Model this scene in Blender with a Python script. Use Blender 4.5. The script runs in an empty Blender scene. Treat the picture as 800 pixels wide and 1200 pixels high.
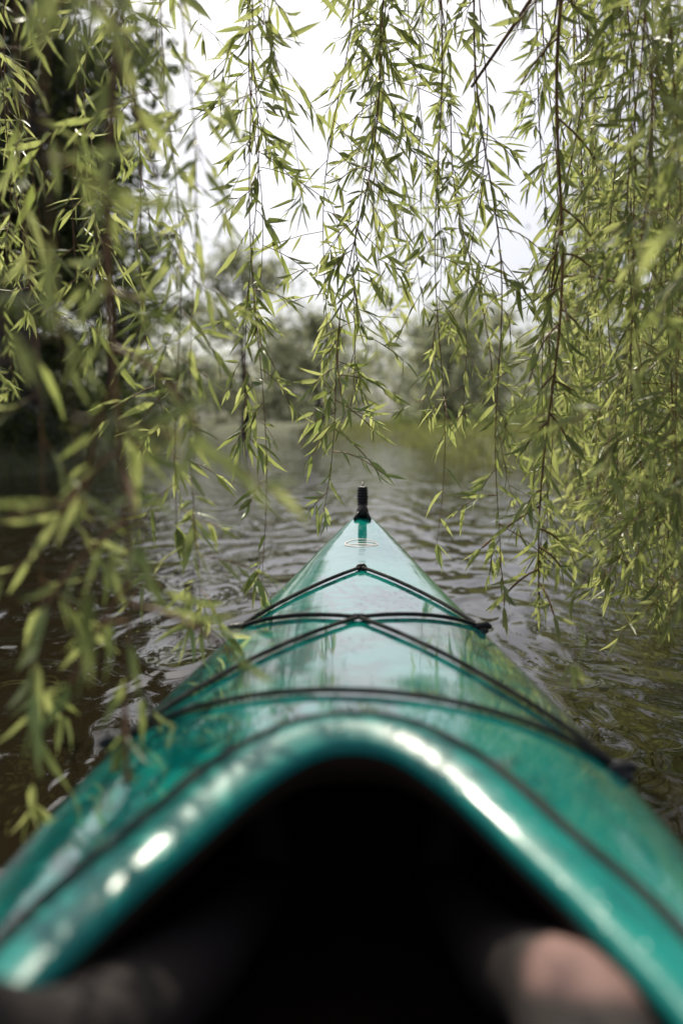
import bpy, math, random
import numpy as np
from mathutils import Vector, noise as mnoise
R=math.radians
random.seed(7); rng=np.random.default_rng(7)
scene=bpy.context.scene
scene.view_settings.view_transform='Standard'; scene.view_settings.look='None'; scene.view_settings.exposure=0

# ------------------------------------------------------------ helpers
def new_obj(name,me,parent=None,mats=()):
    o=bpy.data.objects.new(name,me); scene.collection.objects.link(o)
    for m in mats: me.materials.append(m)
    if parent: o.parent=parent
    return o
def empty(name,loc=(0,0,0)):
    e=bpy.data.objects.new(name,None); scene.collection.objects.link(e); e.location=loc; e.empty_display_size=.2; return e
class MB:
    def __init__(s): s.v=[]; s.f=[]
    def tube(s,pts,rad,n=8,cap=True):
        pts=[Vector(p) for p in pts]
        if not hasattr(rad,'__len__'): rad=[rad]*len(pts)
        b=len(s.v); k=len(pts)
        up=Vector((0,0,1))
        t0=(pts[1]-pts[0]).normalized()
        if abs(t0.dot(up))>.9: up=Vector((1,0,0))
        x=t0.cross(up).normalized()
        for i in range(k):
            t=(pts[min(i+1,k-1)]-pts[max(i-1,0)]).normalized()
            x=(x-t*x.dot(t)).normalized(); y=t.cross(x)
            for j in range(n):
                a=2*math.pi*j/n
                s.v.append(tuple(pts[i]+x*math.cos(a)*rad[i]+y*math.sin(a)*rad[i]))
        for i in range(k-1):
            for j in range(n):
                s.f.append((b+i*n+j,b+i*n+(j+1)%n,b+(i+1)*n+(j+1)%n,b+(i+1)*n+j))
        if cap:
            s.f.append(tuple(b+j for j in range(n))[::-1]); s.f.append(tuple(b+(k-1)*n+j for j in range(n)))
    def obj(s,name,parent=None,mats=(),smooth=True):
        me=bpy.data.meshes.new(name); me.from_pydata(s.v,[],s.f); me.update()
        if smooth: me.polygons.foreach_set('use_smooth',[True]*len(me.polygons))
        return new_obj(name,me,parent,mats)
def interp(x,xs,ys): return float(np.interp(x,xs,ys))
def smooth_interp(xs,ys,x):
    xs=np.asarray(xs,float); ys=np.asarray(ys,float); x=np.clip(x,xs[0],xs[-1])
    i=np.clip(np.searchsorted(xs,x)-1,0,len(xs)-2)
    d=np.diff(ys)/np.diff(xs); m=np.zeros(len(xs)); m[0]=d[0]; m[-1]=d[-1]
    for k in range(1,len(xs)-1):
        m[k]=0 if d[k-1]*d[k]<0 else (2*d[k-1]*d[k]/(d[k-1]+d[k]+1e-12))
    h=xs[i+1]-xs[i]; t=(x-xs[i])/h
    return (2*t**3-3*t**2+1)*ys[i]+(t**3-2*t**2+t)*h*m[i]+(-2*t**3+3*t**2)*ys[i+1]+(t**3-t**2)*h*m[i+1]

# ------------------------------------------------------------ materials
def mat(name):
    m=bpy.data.materials.new(name); m.use_nodes=True; nt=m.node_tree; nt.nodes.clear()
    out=nt.nodes.new('ShaderNodeOutputMaterial'); return m,nt,out
def N(nt,t,**k):
    return nt.nodes.new(t)
def principled(name,col,rough=.5,var=None,vscale=5,bump=0,bscale=50,coat=0,ior=None,spec=None):
    m,nt,out=mat(name); p=N(nt,'ShaderNodeBsdfPrincipled'); nt.links.new(p.outputs[0],out.inputs[0])
    p.inputs['Base Color'].default_value=(*col,1); p.inputs['Roughness'].default_value=rough
    if coat: p.inputs['Coat Weight'].default_value=coat; p.inputs['Coat Roughness'].default_value=.06
    if ior: p.inputs['IOR'].default_value=ior
    if spec is not None: p.inputs['Specular IOR Level'].default_value=spec
    tc=N(nt,'ShaderNodeTexCoord')
    if var:
        nz=N(nt,'ShaderNodeTexNoise'); nz.inputs['Scale'].default_value=vscale; nz.inputs['Detail'].default_value=6
        nt.links.new(tc.outputs['Object'],nz.inputs['Vector'])
        r=N(nt,'ShaderNodeValToRGB'); r.color_ramp.elements[0].position=.35; r.color_ramp.elements[1].position=.68
        r.color_ramp.elements[0].color=(*col,1); r.color_ramp.elements[1].color=(*var,1)
        nt.links.new(nz.outputs[0],r.inputs[0]); nt.links.new(r.outputs[0],p.inputs['Base Color'])
    if bump:
        nz=N(nt,'ShaderNodeTexNoise'); nz.inputs['Scale'].default_value=bscale; nz.inputs['Detail'].default_value=4
        nt.links.new(tc.outputs['Object'],nz.inputs['Vector'])
        b=N(nt,'ShaderNodeBump'); b.inputs['Strength'].default_value=bump; b.inputs['Distance'].default_value=.01
        nt.links.new(nz.outputs[0],b.inputs['Height']); nt.links.new(b.outputs[0],p.inputs['Normal'])
    return m
def leafmat(name,c1,c2,t1,t2,trans=.5,rough=.45,spec=.5):
    m,nt,out=mat(name)
    at=N(nt,'ShaderNodeAttribute'); at.attribute_name='rnd'
    def ramp(a,b):
        r=N(nt,'ShaderNodeValToRGB'); r.color_ramp.elements[0].color=(*a,1); r.color_ramp.elements[1].color=(*b,1)
        nt.links.new(at.outputs['Fac'],r.inputs[0]); return r
    ra=ramp(c1,c2); rb=ramp(t1,t2)
    p=N(nt,'ShaderNodeBsdfPrincipled'); p.inputs['Roughness'].default_value=rough; p.inputs['Specular IOR Level'].default_value=spec
    nt.links.new(ra.outputs[0],p.inputs['Base Color'])
    t=N(nt,'ShaderNodeBsdfTranslucent'); nt.links.new(rb.outputs[0],t.inputs[0])
    mx=N(nt,'ShaderNodeMixShader'); mx.inputs[0].default_value=trans
    nt.links.new(p.outputs[0],mx.inputs[1]); nt.links.new(t.outputs[0],mx.inputs[2]); nt.links.new(mx.outputs[0],out.inputs[0])
    return m
M_leaf=leafmat('willow_leaf',(.10,.135,.045),(.20,.235,.095),(.28,.34,.085),(.62,.66,.24),.53,.36,.5)
M_stem=principled('willow_stem',(.13,.055,.025),.6,var=(.28,.14,.04),vscale=30)
M_bark=principled('bark',(.05,.04,.03),.9,var=(.11,.09,.07),vscale=12,bump=1,bscale=30)
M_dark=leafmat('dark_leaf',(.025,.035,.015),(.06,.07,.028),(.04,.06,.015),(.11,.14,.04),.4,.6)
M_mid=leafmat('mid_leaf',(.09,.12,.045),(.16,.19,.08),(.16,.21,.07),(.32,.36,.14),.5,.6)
M_far_hazed=leafmat('hazed_far_leaf',(.17,.19,.12),(.26,.27,.18),(.28,.31,.19),(.44,.45,.30),.5,.8)  # distance haze put into the leaf colour: paler foliage, no volume
M_grass=leafmat('grass_blade',(.08,.095,.035),(.14,.15,.06),(.17,.20,.06),(.32,.34,.12),.5,.6)
M_black=principled('black_rubber',(.012,.012,.013),.45,bump=.3,bscale=200)
M_cord=principled('bungee_cord',(.010,.009,.009),.75,bump=.8,bscale=600)
M_int=principled('cockpit_plastic',(.026,.016,.010),.55,var=(.04,.024,.015),vscale=12)

def teal(name,rmin,rmax,coat,spec):
    m,nt,out=mat(name); p=N(nt,'ShaderNodeBsdfPrincipled'); nt.links.new(p.outputs[0],out.inputs[0])
    tc=N(nt,'ShaderNodeTexCoord')
    nz=N(nt,'ShaderNodeTexNoise'); nz.inputs['Scale'].default_value=2.6; nz.inputs['Detail'].default_value=4
    nt.links.new(tc.outputs['Object'],nz.inputs['Vector'])
    r=N(nt,'ShaderNodeValToRGB'); r.color_ramp.elements[0].position=.35; r.color_ramp.elements[1].position=.7
    r.color_ramp.elements[0].color=(0.0,.135,.13,1); r.color_ramp.elements[1].color=(.0,.235,.195,1)
    nt.links.new(nz.outputs[0],r.inputs[0]); nt.links.new(r.outputs[0],p.inputs['Base Color'])
    n2=N(nt,'ShaderNodeTexNoise'); n2.inputs['Scale'].default_value=14; n2.inputs['Detail'].default_value=6
    nt.links.new(tc.outputs['Object'],n2.inputs['Vector'])
    mr=N(nt,'ShaderNodeMapRange'); mr.inputs['From Min'].default_value=.35; mr.inputs['From Max'].default_value=.7
    mr.inputs['To Min'].default_value=rmin; mr.inputs['To Max'].default_value=rmax
    nt.links.new(n2.outputs[0],mr.inputs[0]); nt.links.new(mr.outputs[0],p.inputs['Roughness'])
    n3=N(nt,'ShaderNodeTexNoise'); n3.inputs['Scale'].default_value=9; n3.inputs['Detail'].default_value=2
    nt.links.new(tc.outputs['Object'],n3.inputs['Vector'])
    b=N(nt,'ShaderNodeBump'); b.inputs['Strength'].default_value=.3; b.inputs['Distance'].default_value=.010
    nt.links.new(n3.outputs[0],b.inputs['Height'])
    vo=N(nt,'ShaderNodeTexVoronoi'); vo.inputs['Scale'].default_value=70; nt.links.new(tc.outputs['Object'],vo.inputs['Vector'])
    m2=N(nt,'ShaderNodeMapRange'); m2.inputs['From Min'].default_value=.05; m2.inputs['From Max'].default_value=.28; m2.inputs['To Min'].default_value=1; m2.inputs['To Max'].default_value=0
    nt.links.new(vo.outputs['Distance'],m2.inputs[0])
    n5=N(nt,'ShaderNodeTexNoise'); n5.inputs['Scale'].default_value=6; nt.links.new(tc.outputs['Object'],n5.inputs['Vector'])
    m3=N(nt,'ShaderNodeMapRange'); m3.inputs['From Min'].default_value=.48; m3.inputs['From Max'].default_value=.58
    nt.links.new(n5.outputs[0],m3.inputs[0])
    mu=N(nt,'ShaderNodeMath'); mu.operation='MULTIPLY'; nt.links.new(m2.outputs[0],mu.inputs[0]); nt.links.new(m3.outputs[0],mu.inputs[1])
    b2=N(nt,'ShaderNodeBump'); b2.inputs['Strength'].default_value=.6; b2.inputs['Distance'].default_value=.0016
    nt.links.new(mu.outputs[0],b2.inputs['Height']); nt.links.new(b.outputs[0],b2.inputs['Normal'])
    nt.links.new(b2.outputs[0],p.inputs['Normal'])
    p.inputs['IOR'].default_value=1.5; p.inputs['Coat Weight'].default_value=coat; p.inputs['Coat Roughness'].default_value=.06; p.inputs['Coat IOR'].default_value=1.5
    p.inputs['Specular IOR Level'].default_value=spec
    return m
M_teal=teal('teal_plastic',.05,.14,1,.5); M_rim=teal('teal_coaming_plastic',.24,.36,.0,.4)

# ------------------------------------------------------------ sky / sun
az=R(-14); el=R(52)
w=bpy.data.worlds.new('World'); scene.world=w; w.use_nodes=True; nt=w.node_tree; nt.nodes.clear()
wo=nt.nodes.new('ShaderNodeOutputWorld'); bg=nt.nodes.new('ShaderNodeBackground'); sk=nt.nodes.new('ShaderNodeTexSky')
sk.sky_type='NISHITA'; sk.sun_disc=False; sk.sun_elevation=el; sk.sun_rotation=az
sk.air_density=1.0; sk.dust_density=4; sk.ozone_density=2.0
hs=nt.nodes.new('ShaderNodeHueSaturation'); hs.inputs['Saturation'].default_value=.45; hs.inputs['Hue'].default_value=.53
nt.links.new(sk.outputs[0],hs.inputs['Color']); nt.links.new(hs.outputs[0],bg.inputs[0]); nt.links.new(bg.outputs[0],wo.inputs[0])
bg.inputs[1].default_value=.14
sd=bpy.data.lights.new('sun','SUN'); sd.energy=5; sd.angle=R(.55); sd.color=(1,.92,.76)
so=bpy.data.objects.new('sun',sd); scene.collection.objects.link(so)
sv=Vector((math.sin(az)*math.cos(el),math.cos(az)*math.cos(el),math.sin(el)))
so.rotation_euler=sv.to_track_quat('Z','Y').to_euler(); so.location=sv*30

# ------------------------------------------------------------ terrain + water
LY=[-400,-20,0,9.4,13.4,16,22,34,60,110,600]; LX=[-30,-9,-6.2,-4.7,-3.9,-4.2,-5.6,-7.8,-18,-60,-500]
RY=[-400,-20,0,2,7.8,13,20,27,36,60,110,600]; RX=[30,12,6,5,3.2,1.9,1.4,1.0,-1.0,-8,-40,-400]
def bank_s(x,y): return max(x-interp(y,RY,RX), interp(y,LY,LX)-x)
def gz(x,y):
    s=bank_s(x,y); t=min(1,max(0,(s+.5)/1.3)); t=t*t*(3-2*t)
    n=mnoise.noise(Vector((x*.35,y*.35,0)))*.18+mnoise.noise(Vector((x*1.3,y*1.3,3)))*.06
    return -.6+.98*t+ (n if s>-.3 else 0)*min(1,max(0,(s+.3))) + .03*max(0,min(s,12))
def axis(a,b,fine0,fine1,st,g=1.18):
    c=list(np.arange(fine0,fine1+1e-6,st)); x=fine1; d=st
    while x<b: d*=g; x+=d; c.append(min(x,b))
    x=fine0; d=st
    while x>a: d*=g; x-=d; c.insert(0,max(x,a))
    return c
xs=axis(-500,500,-14,12,.35); ys=axis(-60,600,-4,40,.4)
v=[(x,y,gz(x,y)) for y in ys for x in xs]; nx=len(xs)
f=[(j*nx+i,j*nx+i+1,(j+1)*nx+i+1,(j+1)*nx+i) for j in range(len(ys)-1) for i in range(nx-1)]
me=bpy.data.meshes.new('ground'); me.from_pydata(v,[],f); me.polygons.foreach_set('use_smooth',[True]*len(f))
M_ground=principled('ground_grass',(.05,.06,.024),.95,var=(.09,.095,.042),vscale=1.2,bump=1,bscale=8)
new_obj('ground',me,None,[M_ground])

def water():
    m,nt,out=mat('river_water'); p=N(nt,'ShaderNodeBsdfPrincipled'); nt.links.new(p.outputs[0],out.inputs[0])
    p.inputs['Base Color'].default_value=(.013,.010,.005,1); p.inputs['Roughness'].default_value=.015; p.inputs['IOR'].default_value=1.42
    tc=N(nt,'ShaderNodeTexCoord')
    def noise(sc,det,dis,vec=None):
        n=N(nt,'ShaderNodeTexNoise'); n.inputs['Scale'].default_value=sc; n.inputs['Detail'].default_value=det; n.inputs['Distortion'].default_value=dis; n.inputs['Roughness'].default_value=.35
        nt.links.new(vec or tc.outputs['Object'],n.inputs['Vector']); return n
    mp=N(nt,'ShaderNodeMapping'); mp.inputs['Scale'].default_value=(1.2,.7,1); mp.inputs['Rotation'].default_value=(0,0,R(25))
    nt.links.new(tc.outputs['Object'],mp.inputs[0])
    n1=noise(1.5,.6,3.0,mp.outputs[0]); n2=noise(4.5,.5,2.2,mp.outputs[0])
    def bump(src,dist,prev=None):
        b=N(nt,'ShaderNodeBump'); b.inputs['Strength'].default_value=1; b.inputs['Distance'].default_value=dist
        nt.links.new(src,b.inputs['Height'])
        if prev: nt.links.new(prev.outputs[0],b.inputs['Normal'])
        return b
    b=bump(n1.outputs[0],.036); b=bump(n2.outputs[0],.009,b)
    nt.links.new(b.outputs[0],p.inputs['Normal'])
    return m
me=bpy.data.meshes.new('river_water'); S=700
me.from_pydata([(-S,-S,0),(S,-S,0),(S,S,0),(-S,S,0)],[],[(0,1,2,3)])
new_obj('river_water',me,None,[water()])

# ------------------------------------------------------------ leaves
def leaf_mesh(name,P,D,Nn,L,W,parent,material,curl=.12,rnd=None):
    n=len(P); P=np.asarray(P,float); D=np.asarray(D,float); Nn=np.asarray(Nn,float)
    D/=np.linalg.norm(D,axis=1,keepdims=True)+1e-9
    S=np.cross(D,Nn); S/=np.linalg.norm(S,axis=1,keepdims=True)+1e-9; U=np.cross(S,D)
    L=np.asarray(L)[:,None]; W=np.asarray(W)[:,None]; c=(rng.normal(curl,.14,(n,1)))
    c2=rng.normal(0,.10,(n,1))
    def pt(t,s,wf):
        return P+D*L*t+S*(W*s*wf*.5+c2*L*t*t)+U*(-c*L*t*t+abs(s)*W*wf*.22)
    V=np.stack([pt(0,0,0),pt(.25,-1,.9),pt(.25,0,0),pt(.25,1,.9),pt(.62,-1,.72),pt(.62,0,0),pt(.62,1,.72),pt(1,0,0)],1).reshape(-1,3)
    tmpl=[(0,2,1),(0,3,2),(1,2,5,4),(2,3,6,5),(4,5,7),(5,6,7)]
    ls=np.array([i for t in tmpl for i in t]); sz=np.array([len(t) for t in tmpl])
    loops=(np.arange(n)[:,None]*8+ls[None]).ravel().astype(np.int32)
    sizes=np.tile(sz,n); starts=np.concatenate([[0],np.cumsum(sizes)[:-1]]).astype(np.int32)
    me=bpy.data.meshes.new(name); me.vertices.add(len(V)); me.vertices.foreach_set('co',V.astype(np.float32).ravel())
    me.loops.add(len(loops)); me.loops.foreach_set('vertex_index',loops)
    me.polygons.add(len(sizes)); me.polygons.foreach_set('loop_start',starts)
    me.update(calc_edges=True); me.validate()
    a=me.attributes.new('rnd','FLOAT','POINT')
    if rnd is None: rnd=rng.random(n)
    a.data.foreach_set('value',np.repeat(rnd,8).astype(np.float32))
    return new_obj(name,me,parent,[material])
def quad_leaves(name,C,size,parent,material,rnd=None):
    n=len(C); C=np.asarray(C,float)
    a=rng.normal(size=(n,3)); a/=np.linalg.norm(a,axis=1,keepdims=True)
    b=rng.normal(size=(n,3)); b-=a*(a*b).sum(1,keepdims=True); b/=np.linalg.norm(b,axis=1,keepdims=True)
    s=(size*rng.uniform(.6,1.3,n))[:,None]
    V=np.stack([C-a*s,C-b*s*.45,C+a*s,C+b*s*.45],1).reshape(-1,3)
    me=bpy.data.meshes.new(name); me.vertices.add(4*n); me.vertices.foreach_set('co',V.astype(np.float32).ravel())
    me.loops.add(4*n); me.loops.foreach_set('vertex_index',np.arange(4*n,dtype=np.int32))
    me.polygons.add(n); me.polygons.foreach_set('loop_start',np.arange(0,4*n,4,dtype=np.int32))
    me.update(calc_edges=True); me.validate()
    at=me.attributes.new('rnd','FLOAT','POINT')
    if rnd is None: rnd=rng.random(n)
    at.data.foreach_set('value',np.repeat(rnd,4).astype(np.float32))
    return new_obj(name,me,parent,[material])

# ------------------------------------------------------------ hanging willow
willow=empty('willow_tree')
stems=MB(); LP=[];LD=[];LN=[];LL=[];LW=[];LR=[]
def add_leaf(p,d,l,tone):
    n=Vector((random.gauss(0,1),random.gauss(0,1),random.gauss(.6,1)))
    LP.append(tuple(p));LD.append(tuple(d));LN.append(tuple(n));LL.append(l);LW.append(l*random.uniform(.135,.20));LR.append(min(1,max(0,tone+random.gauss(0,.24))))
def strand(x,y,zb,zt=None,tx=None,ty=None,dens=1.0,ls=1.0,rad=.0028,shoot=1.0,wob=.05):
    if zt is None: zt=random.uniform(2.4,3.0)
    if tx is None: tx=x+random.gauss(0,.15)
    if ty is None: ty=y+random.gauss(0,.10)
    ls*=1.10
    L=zt-zb; k=max(6,int(L/.06)); ph=[random.uniform(0,6.28) for _ in range(4)]
    pts=[]
    for i in range(k+1):
        t=i/k; e=t**.8
        wx=wob*math.sin(ph[0]+t*5)*t*(1-t)*2+.012*math.sin(ph[1]+t*17)
        wy=wob*math.sin(ph[2]+t*5)*t*(1-t)*2+.012*math.sin(ph[3]+t*15)
        pts.append(Vector((tx+(x-tx)*e+wx,ty+(y-ty)*e+wy,zt-L*t)))
    stems.tube(pts,[rad*(1-.75*i/k) for i in range(k+1)],6,False)
    tone=random.uniform(.2,.8)
    s=0; tot=L; a=random.uniform(0,6.28); cyc=random.uniform(0,6.28)
    while s<tot:
        t=s/tot; i=min(k-1,int(t*k)); fr=t*k-i
        p=pts[i].lerp(pts[i+1],fr); dn=(pts[i+1]-pts[i]).normalized()
        high=p.z>1.85
        a+=2.4+random.gauss(0,.5); out=Vector((math.cos(a),math.sin(a),0))
        bunch=.5+.35*math.sin(cyc+s*9)      # uneven tufts along the shoot
        if random.random()<(bunch if not high else .25)*shoot:
            sl=random.uniform(.04,.15)*ls; up=random.uniform(-.1,.9)
            d=(out+dn*up).normalized(); q=p.copy(); m=random.randint(3,7); prev=[q.copy()]
            for j in range(m):
                d=(d+Vector((0,0,-.13))+Vector((random.gauss(0,.06),random.gauss(0,.06),0))).normalized()
                q=q+d*sl/m; prev.append(q.copy())
                side=d.cross(Vector((random.gauss(0,1),random.gauss(0,1),random.gauss(0,1)))).normalized()
                ld=(d*random.uniform(.7,1.4)+side*random.uniform(.4,.9)).normalized()
                add_leaf(q,ld,random.uniform(.035,.072)*ls*(.8+.4*math.sin(math.pi*(j+.5)/m)),tone)
            add_leaf(q,d,random.uniform(.04,.065)*ls,tone+.15)
            stems.tube(prev,[rad*.35]*len(prev),4,False)
        else:
            add_leaf(p,(out*random.uniform(.4,1)+dn*random.uniform(.5,1.2)+Vector((0,0,-.2))),random.uniform(.045,.08)*ls,tone)
        s+=random.uniform(.016,.038)/dens*(2.0 if high else 1)
    for _ in range(4):
        add_leaf(pts[-1],Vector((random.gauss(0,.35),random.gauss(0,.35),-1)),random.uniform(.04,.07)*ls,tone+.1)
    return pts[0]
tops=[]
H=[
 (-.265,.85,.34,dict(tx=-.205,ty=.86,rad=.0080,dens=1.15,ls=1.0,wob=.02)),
 (-.372,.90,.25,dict(tx=-.30,ty=1.0,dens=.55)),(-.235,.66,.56,dict(tx=-.29,dens=.35,ls=1.15)),
 (-.49,1.3,.95,dict(dens=.7)),(-.275,.56,.66,dict(dens=.35,tx=-.29,ls=1.0)),
 (-.52,1.55,.85,dict(dens=.8)),(-.62,1.9,.95,dict(dens=.8)),
 (-.285,1.35,.35,dict(tx=-.27,dens=1.1)),(-.35,1.5,.50,dict(dens=.8)),(-.42,1.75,.60,dict(dens=.9)),
 (-.218,1.74,.34,dict(tx=-.235,ty=1.72,dens=.5,shoot=1.1,wob=.02)),(-.285,1.9,.66,{}),(-.25,2.0,.95,dict(dens=.8)),
 (-.095,1.9,.49,dict(tx=.18,ty=1.95,rad=.0035,wob=.02,dens=1.2)),(-.04,1.95,.72,dict(tx=.22)),(-.11,2.05,.68,dict(tx=.1)),
 (-.13,1.7,1.15,{}),(.04,2.1,1.05,{}),
 (.18,1.9,.41,dict(dens=.55)),(.19,2.4,.74,dict(dens=.8)),(.25,2.1,.72,dict(dens=.8)),
 (.31,1.8,.40,dict(tx=.20,ty=1.85,rad=.0035,dens=1.0)),(.385,1.7,.33,dict(tx=.43,ty=1.7,rad=.0065,dens=1.25,wob=.02)),
 (.42,1.85,.40,{}),(.315,1.12,.36,dict(tx=.52,ty=1.05,dens=.55,rad=.0022,ls=.85)),
 (.59,1.9,.34,{}),(.55,1.6,.52,{}),(.60,1.7,.42,{}),(.80,2.1,.20,{}),(.56,1.4,.55,dict(dens=.8)),(.50,2.2,.38,{}),
 (.66,2.0,.30,{}),(.72,2.3,.20,{}),(.62,1.5,.40,{}),(.70,1.8,.24,{}),(.53,1.3,.42,dict(dens=.7)),(.58,2.5,.26,{}),(.45,2.3,.4,{}),
 (.66,1.75,.30,dict(dens=1.3)),(.75,1.95,.26,dict(dens=1.3)),(.64,1.6,.48,dict(dens=1.2)),
 (.30,.72,.86,dict(dens=.35,ls=.9)),
]
for i,(x,y,z,k) in enumerate(H):
    random.seed(100+i); tops.append(strand(x,y,z,**k))
random.seed(9)
def rnd_strands(n,x0,x1,y0,y1,z0,z1,cond=None,**k):
    c=0
    while c<n:
        x=random.uniform(x0,x1); y=random.uniform(y0,y1)
        if cond and not cond(x,y): continue
        tops.append(strand(x,y,random.uniform(z0,z1),**k)); c+=1
rnd_strands(42,.3,2.4,2.1,4.6,.06,.5,lambda x,y:x>.24*y and x<.5*y+.2)
rnd_strands(8,-.2,.9,2.3,3.6,.9,1.3,dens=.7)
rnd_strands(8,-1.7,-.4,1.8,3.8,.8,1.35,lambda x,y:x<-.19*y and x>-.55*y,dens=.8)
rnd_strands(20,1.4,3.6,3.5,7.0,.08,.6,lambda x,y:x>.30*y,ls=1.2,zt=4)
rnd_strands(9,-.6,.3,1.6,2.5,1.75,2.0,zt=3.1,dens=1.6)   # overhead shoots that dapple the deck
leaf_mesh('hanging_leaves',LP,LD,LN,LL,LW,willow,M_leaf,rnd=np.array(LR))
wood=MB()
tb=Vector((6.6,3.6,.1))
wood.tube([tb,tb+Vector((-.1,0,.7)),tb+Vector((-.25,0,1.6)),tb+Vector((-.5,-.05,2.6))],[.48,.36,.31,.27],14)
limbs=[]
def arch(a,b,h,r0,r1,k=14):
    a=Vector(a); b=Vector(b); P=[]
    for i in range(k+1):
        t=i/k; p=a.lerp(b,t); p.z+=h*math.sin(math.pi*t)*1.0
        p+=Vector((.08*math.sin(t*9+a.x*3),.1*math.sin(t*7+b.y*5),.05*math.sin(t*11+b.x)))*min(1,3*(1-t))
        P.append(p)
    wood.tube(P,[r0+(r1-r0)*i/k for i in range(k+1)],8); limbs.extend(P); return P
top=tb+Vector((-.5,-.05,2.5))
for b,h,r in [((-1.0,1.2,3.0),1.0,.12),((-1.8,2.6,3.1),1.2,.13),((-.4,3.6,3.2),1.2,.12),((1.0,.8,3.0),.8,.09),((1.6,4.4,3.4),1.0,.10),((3.2,6.8,4.0),.9,.11),((.6,2.2,2.95),.8,.09),((9,2,4.5),.8,.12),((8,7,4.6),.8,.12)]:
    arch(top,b,h,r,.018)
LM=[Vector(p) for p in limbs]
for t in tops:
    c=min(LM,key=lambda q:(q-t).length_squared)
    if (c-t).length<3:
        mid=(c+t)/2+Vector((0,0,.22)); stems.tube([c,c.lerp(mid,.5)+Vector((0,0,.08)),mid,mid.lerp(t,.55)+Vector((0,0,.05)),t],[.008,.007,.006,.005,.003],6,False)
stems.tube([(.62,1.72,2.0),(.43,1.78,1.70),(.33,1.8,1.55),(.235,1.82,1.42)],[.006,.005,.004,.003],6)
stems.obj('twigs',willow,[M_stem]); wood.obj('trunk_and_limbs',willow,[M_bark])

# ------------------------------------------------------------ background trees
def tree(name,x,y,h,cr,n,leaf,material,seed,trunk_r=.16,crown0=.3,lean=0,clump=.5,nl=16):
    rs=random.Random(seed); e=empty(name); mb=MB(); z0=gz(x,y)-.1
    base=Vector((x,y,z0)); k=9
    tp=[base+Vector((lean*(i/k)*h*.3+.12*math.sin(i*1.3+seed),.12*math.cos(i*1.7+seed),h*.9*i/k)) for i in range(k+1)]
    mb.tube(tp,[trunk_r*(1.25 if i==0 else 1)*(1-.85*i/k) for i in range(k+1)],9)
    ends=[]
    for i in range(nl):
        t=crown0+(1-crown0)*(i+.5)/nl; ii=min(k-1,int(t*k)); p=tp[ii].lerp(tp[ii+1],t*k-ii)
        a=i*2.4+rs.uniform(-.4,.4); prof=math.sin(math.pi*min(1,.18+.8*(t-crown0)/(1-crown0)))**.7
        l=cr*prof*rs.uniform(.7,1.15)
        d=Vector((math.cos(a),math.sin(a),rs.uniform(.15,.7))).normalized()
        P=[p+d*l*j/5+Vector((0,0,-.06*l*(j/5)**2))+Vector((rs.gauss(0,.05),rs.gauss(0,.05),0))*l*.5 for j in range(6)]
        mb.tube(P,[trunk_r*.35*(1-t*.5)*(1-.8*j/5) for j in range(6)],5,False)
        ends+= [(P[j],.45+.12*j) for j in (2,3,4,5)]
        for q in range(3):
            s=P[rs.randint(2,4)]; dd=(d+Vector((rs.gauss(0,.8),rs.gauss(0,.8),rs.gauss(.1,.5)))).normalized(); ll=l*rs.uniform(.25,.5)
            mb.tube([s,s+dd*ll*.5,s+dd*ll],[trunk_r*.12,trunk_r*.08,trunk_r*.03],4,False); ends.append((s+dd*ll,.9)); ends.append((s+dd*ll*.6,.7))
    mb.obj('trunk',e,[M_bark])
    E=np.array([tuple(p) for p,_ in ends]); idx=rng.integers(0,len(E),n)
    cl=cr*.22*clump*2; C=E[idx]+rng.normal(0,1,(n,3))*np.array([cl,cl,cl*.7])*rng.uniform(.3,1,(len(E),1))[idx]
    tone=rng.random(len(E))[idx]*.6+rng.random(n)*.4
    quad_leaves('crown',C,leaf,e,material,tone); return e
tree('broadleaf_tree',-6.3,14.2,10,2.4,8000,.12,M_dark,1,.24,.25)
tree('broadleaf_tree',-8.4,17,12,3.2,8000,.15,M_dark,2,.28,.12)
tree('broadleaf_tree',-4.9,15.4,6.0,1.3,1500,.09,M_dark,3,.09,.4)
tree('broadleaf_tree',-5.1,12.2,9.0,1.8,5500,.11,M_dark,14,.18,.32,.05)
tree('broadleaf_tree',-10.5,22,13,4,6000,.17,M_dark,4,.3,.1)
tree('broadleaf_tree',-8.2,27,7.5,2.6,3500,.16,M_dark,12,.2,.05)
tree('broadleaf_tree',-7.0,46,12.0,4.0,4500,.2,M_far_hazed,5,.3,.12)
tree('broadleaf_tree',-3.0,50,7.0,3.2,3000,.2,M_far_hazed,6,.25,.1)
tree('broadleaf_tree',3.6,36,5.5,2.4,2500,.17,M_far_hazed,7,.16,.1)
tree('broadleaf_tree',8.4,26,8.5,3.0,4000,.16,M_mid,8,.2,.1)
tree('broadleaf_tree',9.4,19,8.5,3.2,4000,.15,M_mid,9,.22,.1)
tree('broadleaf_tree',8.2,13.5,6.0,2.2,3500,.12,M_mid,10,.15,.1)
tree('broadleaf_tree',6.2,48,8.0,3.2,3000,.2,M_far_hazed,11,.25,.1)
C=[]
for i in range(120):
    a=-1+2*i/119; x=a*75+random.gauss(0,2); y=92+random.gauss(0,9)+abs(a)*-12; hh=random.uniform(5,11); r=random.uniform(2.2,4)
    for _ in range(6):
        cx,cy,cz_=x+random.gauss(0,r*.6),y+random.gauss(0,r*.5),random.uniform(.5,hh)
        C.append(rng.normal(0,1,(40,3))*np.array([r*.4,r*.4,r*.38])+np.array([cx,cy,cz_]))
quad_leaves('distant_trees',np.concatenate(C),.5,None,M_far_hazed)
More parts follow.
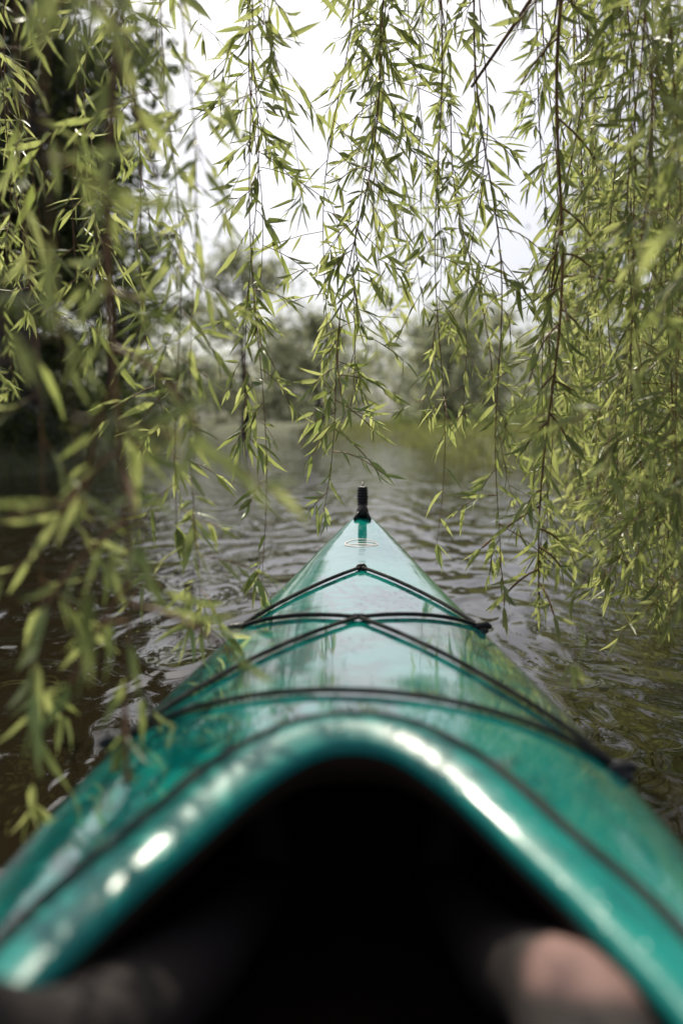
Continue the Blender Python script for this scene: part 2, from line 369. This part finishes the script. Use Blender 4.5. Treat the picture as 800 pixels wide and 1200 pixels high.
def bushes(name,spots,material,leaf,per):
    C=[]
    for (x,y,r,h) in spots:
        z=gz(x,y)
        for _ in range(9):
            c=np.array([x+random.gauss(0,r*.5),y+random.gauss(0,r*.5),z+random.uniform(.05,h)])
            C.append(rng.normal(0,1,(per,3))*np.array([r*.3,r*.3,h*.2])+c)
    return quad_leaves(name,np.concatenate(C),leaf,None,material)
sp=[]
for i in range(34):
    y=random.uniform(8,30); x=interp(y,LY,LX)-random.uniform(.9,3.5); sp.append((x,y,random.uniform(.5,.9),random.uniform(.4,1.2)))
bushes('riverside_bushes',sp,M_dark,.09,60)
sp=[]
for i in range(14):
    y=random.uniform(7,40); x=interp(y,RY,RX)+random.uniform(2.0,6); sp.append((x,y,random.uniform(.4,.9),random.uniform(.3,.8)))
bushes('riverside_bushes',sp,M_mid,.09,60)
n=22000; P=[];D=[];L=[]
while len(P)<n:
    y=2+45*random.random()**1.3; side=random.random()<.6
    s=abs(random.gauss(0,1.8))+(-.12)
    x=interp(y,RY,RX)+s if side else interp(y,LY,LX)-s
    P.append((x,y,gz(x,y)-.01)); D.append((random.gauss(0,.35),random.gauss(0,.35),1)); L.append(random.uniform(.14,.42))
L=np.array(L); leaf_mesh('grass',P,D,rng.normal(size=(n,3)),L,L*.0+.025,None,M_grass,curl=.3)

# ------------------------------------------------------------ kayak
kayak=empty('kayak')
HY=[-1.75,-1.68,-1.4,-1.0,-.5,0,.4,.72,.885,1.115,1.54,1.95,2.28,2.44,2.50,2.53]
HW=[.008,.04,.13,.23,.31,.345,.350,.349,.342,.318,.252,.176,.105,.058,.034,.014]
GZ=[.36,.35,.31,.275,.26,.255,.255,.256,.258,.263,.282,.312,.352,.380,.392,.398]
CZ=[.38,.375,.35,.33,.33,.335,.345,.362,.367,.352,.340,.354,.386,.408,.417,.42]
def hw(y): return float(smooth_interp(HY,HW,y))
def gw(y): return float(smooth_interp(HY,GZ,y))
def cz(y): return float(smooth_interp(HY,CZ,y))
def deck(x,y):
    h=hw(y); u=min(1,abs(x)/max(h,1e-4)); return gw(y)+(cz(y)-gw(y))*(1-u**2.1)**.8
def crom(pts,n):
    out=[]; p=[pts[0]]+pts+[pts[-1]]
    p[0]=(-pts[1][0],pts[1][1]); p[-1]=(-pts[-2][0],pts[-2][1])
    for i in range(1,len(p)-2):
        for j in range(n):
            t=j/n; a,b,c,d=[np.array(q,float) for q in p[i-1:i+3]]
            out.append(.5*((2*b)+(-a+c)*t+(2*a-5*b+4*c-d)*t*t+(-a+3*b-3*c+d)*t**3))
    out.append(np.array(pts[-1],float)); return out
OUT=[(0,.83),(.065,.812),(.128,.745),(.18,.645),(.228,.56),(.266,.44),(.285,.28),(.288,.1),(.275,-.08),(.225,-.23),(.12,-.32),(0,-.345)]
INN=[(0,.782),(.04,.766),(.084,.708),(.130,.62),(.172,.54),(.214,.43),(.238,.28),(.243,.1),(.230,-.06),(.185,-.19),(.098,-.268),(0,-.29)]
def closed(half):
    c=crom(half,8); return c+[np.array((-q[0],q[1])) for q in c[-2:0:-1]]
O=closed(OUT); I=closed(INN)
mid=[o*.62+i*.38 for o,i in zip(O,I)]
th=np.array([math.atan2(q[0],q[1]-.25) for q in mid]); rr=np.array([np.hypot(q[0],q[1]-.25) for q in mid])
od=np.argsort(th); th=th[od]; rr=rr[od]
ysamp=np.concatenate([np.linspace(2.53,2.3,14),np.linspace(2.26,-1.5,90),np.linspace(-1.54,-1.75,10)])
outl=[(hw(y),y) for y in ysamp]+[(-hw(y),y) for y in ysamp[::-1]]
NR=56; V=[];F=[]
for (gx,gy) in outl:
    a=math.atan2(gx,gy-.25); r0=float(np.interp(a,th,rr,period=2*math.pi)); c=np.array((math.sin(a)*r0,.25+math.cos(a)*r0))
    for j in range(NR+1):
        s=1-(1-j/NR)**1.25
        q=c*(1-s)+np.array((gx,gy))*s
        V.append((q[0],q[1],deck(q[0],q[1])))
m=len(outl)
for i in range(m):
    for j in range(NR):
        a=i*(NR+1)+j; b=((i+1)%m)*(NR+1)+j; F.append((a,b,b+1,a+1))
me=bpy.data.meshes.new('deck'); me.from_pydata(V,[],F); me.polygons.foreach_set('use_smooth',[True]*len(F)); new_obj('deck',me,kayak,[M_teal])
def keel(y): return interp(y,[-1.75,-1.5,-1,1.4,2.1,2.45,2.53],[.2,-.02,-.1,-.1,-.05,.08,.34])
V=[];F=[]; prof=[(1,0),(1.012,.02),(1.012,.05),(1.0,.08),(.985,.2),(.95,.5),(.85,.8),(.6,.95),(.3,1.0),(0,1.02)]
ring=prof+[(-a,b) for a,b in prof[-2::-1]]
YS=ysamp[::-1]
for y in YS:
    h=hw(y); g=gw(y); kz=keel(y)
    for a,b in ring: V.append((a*h,y,g+(kz-g)*b))
K=len(ring)
for i in range(len(YS)-1):
    for j in range(K-1):
        a=i*K+j; F.append((a,a+1,a+K+1,a+K))
F.append(tuple(range(K))[::-1]); F.append(tuple((len(YS)-1)*K+j for j in range(K)))
me=bpy.data.meshes.new('hull'); me.from_pydata(V,[],F); me.polygons.foreach_set('use_smooth',[True]*len(F)); new_obj('hull',me,kayak,[M_teal])
V=[];F=[]
prof=[(.93,.10),(.94,.2),(.9,.6),(.8,.9),(.55,1),(0,1)]; ring=prof+[(-a,b) for a,b in prof[-2::-1]]; K=len(ring); yy=np.linspace(-.7,1.9,40)
for y in yy:
    h=hw(y); g=gw(y)
    for a,b in ring: V.append((a*h,y,g+(.03-g)*b))
for i in range(len(yy)-1):
    for j in range(K-1):
        a=i*K+j; F.append((a,a+1,a+K+1,a+K))
F.append(tuple(range(K))); F.append(tuple((len(yy)-1)*K+j for j in range(K)))
me=bpy.data.meshes.new('inner_shell'); me.from_pydata(V,[],F); new_obj('inner_shell',me,kayak,[M_int])
def rimz(i):
    x,y=O[i]; return deck(x*.98,y)+.022
def innz(i):
    x,y=I[i]; return deck(x,y)+.012-.004*max(0,min(1,(y-.45)/.3))
n=len(O)
def sweep(name,prof,material):
    V=[];F=[];K=None
    for i in range(n):
        pr=prof(i); K=len(pr)
        for p,z in pr: V.append((p[0],p[1],z))
    for i in range(n):
        for j in range(K-1):
            a=i*K+j; b=((i+1)%n)*K+j; F.append((a,a+1,b+1,b))
    me=bpy.data.meshes.new(name); me.from_pydata(V,[],F); me.polygons.foreach_set('use_smooth',[True]*len(F)); return new_obj(name,me,kayak,[material])
def pr1(i):
    o=O[i]; q=I[i]; zr=rimz(i); zi=innz(i)
    return [(q,zi-.010),(q,zi-.004),(q+(o-q)*.04,zi+.001),(q+(o-q)*.16,zi+.004),(q+(o-q)*.55,(zi+zr)/2+.006),(q+(o-q)*.88,zr),(q+(o-q)*1.0,zr-.003),(q+(o-q)*1.03,zr-.008),(q+(o-q)*1.0,zr-.014),(q+(o-q)*.75,zr-.015),(q+(o-q)*.66,zr-.05)]
def pr2(i):
    o=O[i]; q=I[i]; zi=innz(i); return [(q,zi-.010),(q+(o-q)*.06,zi-.022),(q+(o-q)*.35,zi-.045),(q+(o-q)*.9,zi-.062)]
sweep('cockpit_coaming',pr1,M_rim); sweep('coaming_lining',pr2,M_int)
mb=MB(); P=[]
for i in list(range(n))+[0,1]:
    o=O[i]+(O[i]-I[i])*.03; P.append((o[0],o[1],rimz(i)-.006))
mb.tube(P,.0085,8,False); mb.obj('coaming_trim',kayak,[M_cord])
V=[];F=[]
gx=np.linspace(-.2,.2,13); gy=np.linspace(-.28,.16,12)
for y in gy:
    for x in gx: V.append((x,y,.07+.09*abs(x/.2)**3+.05*max(0,(y-.0)/.16)**2+.06*max(0,(-.18-y)/.1)**2))
for j in range(11):
    for i in range(12): a=j*13+i; F.append((a,a+1,a+14,a+13))
me=bpy.data.meshes.new('seat'); me.from_pydata(V,[],F); me.polygons.foreach_set('use_smooth',[True]*len(F)); o=new_obj('seat',me,kayak,[M_black]); o.modifiers.new('s','SOLIDIFY').thickness=.02
def on_deck(a,b,k=24,lift=.006):
    return [(a[0]+(b[0]-a[0])*i/k,a[1]+(b[1]-a[1])*i/k,deck(a[0]+(b[0]-a[0])*i/k,a[1]+(b[1]-a[1])*i/k)+lift) for i in range(k+1)]
cords=MB()
fc=(0,1.88); FL=(-.243,1.53); FR=(.240,1.555); RL=(-.312,.99); RR=(.318,.925); CC=(-.002,1.425)
for a,b in [(fc,FL),(fc,FR),(FL,CC),(CC,FR),(CC,RR),(CC,RL),(RL,RR)]:
    cords.tube(on_deck(a,b),.0042,8)
cords.tube([(CC[0]-.010,CC[1],deck(*CC)+.007),(CC[0]+.010,CC[1],deck(*CC)+.007)],.0055,8)
cords.obj('deck_bungees',kayak,[M_cord])
fit=MB()
for p in (fc,FL,FR,RL,RR):
    x,y=p; z=deck(x,y); f_=.6 if p is fc else 1
    fit.tube([(x-.020*f_,y-.010*f_,z+.004),(x-.011*f_,y-.005*f_,z+.010),(x+.011*f_,y+.005*f_,z+.010),(x+.020*f_,y+.010*f_,z+.004)],[.005*f_,.0075*f_,.0075*f_,.005*f_],10)
    fit.tube([(x,y,z-.004),(x,y,z+.004),(x,y,z+.008)],[.015*f_,.014*f_,.008*f_],16)
fit.obj('deck_fittings',kayak,[M_black])
h=MB(); zz=[];rd=[]
for i in range(31):
    t=i/30; zz.append((.0,2.475+.01*t,.418+.018+.066*t)); r=.0195*(1-.15*abs(2*t-1))
    if i in(0,30): r=.008
    elif i in (1,29): r=.015
    elif (i//2)%2: r*=.80
    rd.append(r)
h.tube(zz,rd,16)
h.tube([(0,2.45,.412),(0,2.455,.43),(0,2.47,.440),(0,2.477,.442)],[.022,.018,.014,.010],12)
h.tube([(-.024,2.42,.405),(-.014,2.44,.422),(0,2.455,.432),(.014,2.44,.422),(.024,2.42,.405)],[.005]*5,8)
h.tube([(0,2.485,.500),(0,2.50,.512),(.0,2.515,.49),(0,2.52,.45),(0,2.515,.42)],[.0035]*5,8)
h.obj('carry_toggle',kayak,[M_black])
M_emb=principled('emblem_ink',(.40,.33,.30),.4); em=MB()
def ell(cx,cy,rx,ry,a0,a1,wd,k=26):
    b=len(em.v)
    for i in range(k+1):
        a=a0+(a1-a0)*i/k; ww=wd*math.sin(math.pi*min(1,max(.08,i/k)))+.0006
        for s in (-1,1):
            x=cx+(rx+s*ww)*math.cos(a); y=cy+(ry+s*ww*1.6)*math.sin(a); em.v.append((x,y,deck(x,y)+.0012))
    for i in range(k): em.f.append((b+2*i,b+2*i+1,b+2*i+3,b+2*i+2))
ell(0,2.16,.046,.040,.6,5.4,.0015); ell(.012,2.155,.030,.020,-2.2,2.6,.0015); ell(-.01,2.12,.056,.03,.5,2.4,.0015)
em.obj('emblem',kayak,[M_emb],False)

# ------------------------------------------------------------ kayaker's legs
def jeans():
    m,nt,out=mat('dark_trousers'); p=N(nt,'ShaderNodeBsdfPrincipled'); nt.links.new(p.outputs[0],out.inputs[0])
    tc=N(nt,'ShaderNodeTexCoord'); nz=N(nt,'ShaderNodeTexNoise'); nz.inputs['Scale'].default_value=40; nt.links.new(tc.outputs['Object'],nz.inputs[0])
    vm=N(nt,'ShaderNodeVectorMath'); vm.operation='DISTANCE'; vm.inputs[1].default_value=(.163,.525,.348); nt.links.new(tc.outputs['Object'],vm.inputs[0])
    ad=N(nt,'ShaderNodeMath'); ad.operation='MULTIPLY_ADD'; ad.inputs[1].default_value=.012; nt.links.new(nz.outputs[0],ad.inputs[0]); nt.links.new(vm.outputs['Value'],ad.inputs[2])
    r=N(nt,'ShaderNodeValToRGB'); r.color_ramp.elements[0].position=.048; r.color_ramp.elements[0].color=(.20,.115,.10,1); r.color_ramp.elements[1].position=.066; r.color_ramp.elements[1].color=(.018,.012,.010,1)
    nt.links.new(ad.outputs[0],r.inputs[0]); nt.links.new(r.outputs[0],p.inputs['Base Color']); p.inputs['Roughness'].default_value=.8
    return m
V=[(0,-.12,.17)];E=[];RD=[.11]
for s in (-1,1):
    b=len(V)
    if s>0: V+=[(.09,-.08,.17),(.13,.15,.215),(.155,.39,.275),(.162,.515,.296),(.155,.58,.266)]
    else: V+=[(-.09,-.08,.17),(-.145,.10,.26),(-.205,.25,.365),(-.240,.350,.402),(-.180,.425,.315)]
    V+=[(s*.145,.70,.19),(s*.12,.92,.12),(s*.11,1.0,.085),(s*.12,1.03,.13),(s*.135,1.05,.20),(s*.14,1.05,.25)]
    RD+=[.09,.078,.058,.050,.044,.046,.036,.036,.036,.032,.022]
    E.append((0,b)); E+=[(b+i,b+i+1) for i in range(10)]
me=bpy.data.meshes.new('legs'); me.from_pydata(V,E,[]); kayaker=new_obj('kayaker',me,None,[jeans()])
sm=kayaker.modifiers.new('skin','SKIN')
for i,vv in enumerate(me.skin_vertices[0].data): vv.radius=(RD[i],RD[i]); vv.use_root=(i==0)
ss=kayaker.modifiers.new('sub','SUBSURF'); ss.levels=2; ss.render_levels=2
sm.use_smooth_shade=True

P=[];D=[];L=[]
for _ in range(200):
    x=random.uniform(-3.5,3.5); y=random.uniform(1.6,9)
    if abs(x)<.5 and y<2.7: continue
    P.append((x,y,.004)); D.append((random.gauss(0,1),random.gauss(0,1),0)); L.append(random.uniform(.008,.02))
leaf_mesh('floating_leaves',P,D,[(0,0,1)]*len(P),L,np.array(L)*.5,None,M_leaf,curl=0)

# ------------------------------------------------------------ camera
cd=bpy.data.cameras.new('camera'); cam=bpy.data.objects.new('camera',cd); scene.collection.objects.link(cam); scene.camera=cam
cam.location=(.012,0,.70); cam.rotation_euler=(R(90-6.4),0,R(1.8)); cd.lens=28; cd.sensor_width=36
cd.clip_start=.02; cd.clip_end=2000
cd.dof.use_dof=True; cd.dof.focus_distance=2.0; cd.dof.aperture_fstop=1.5
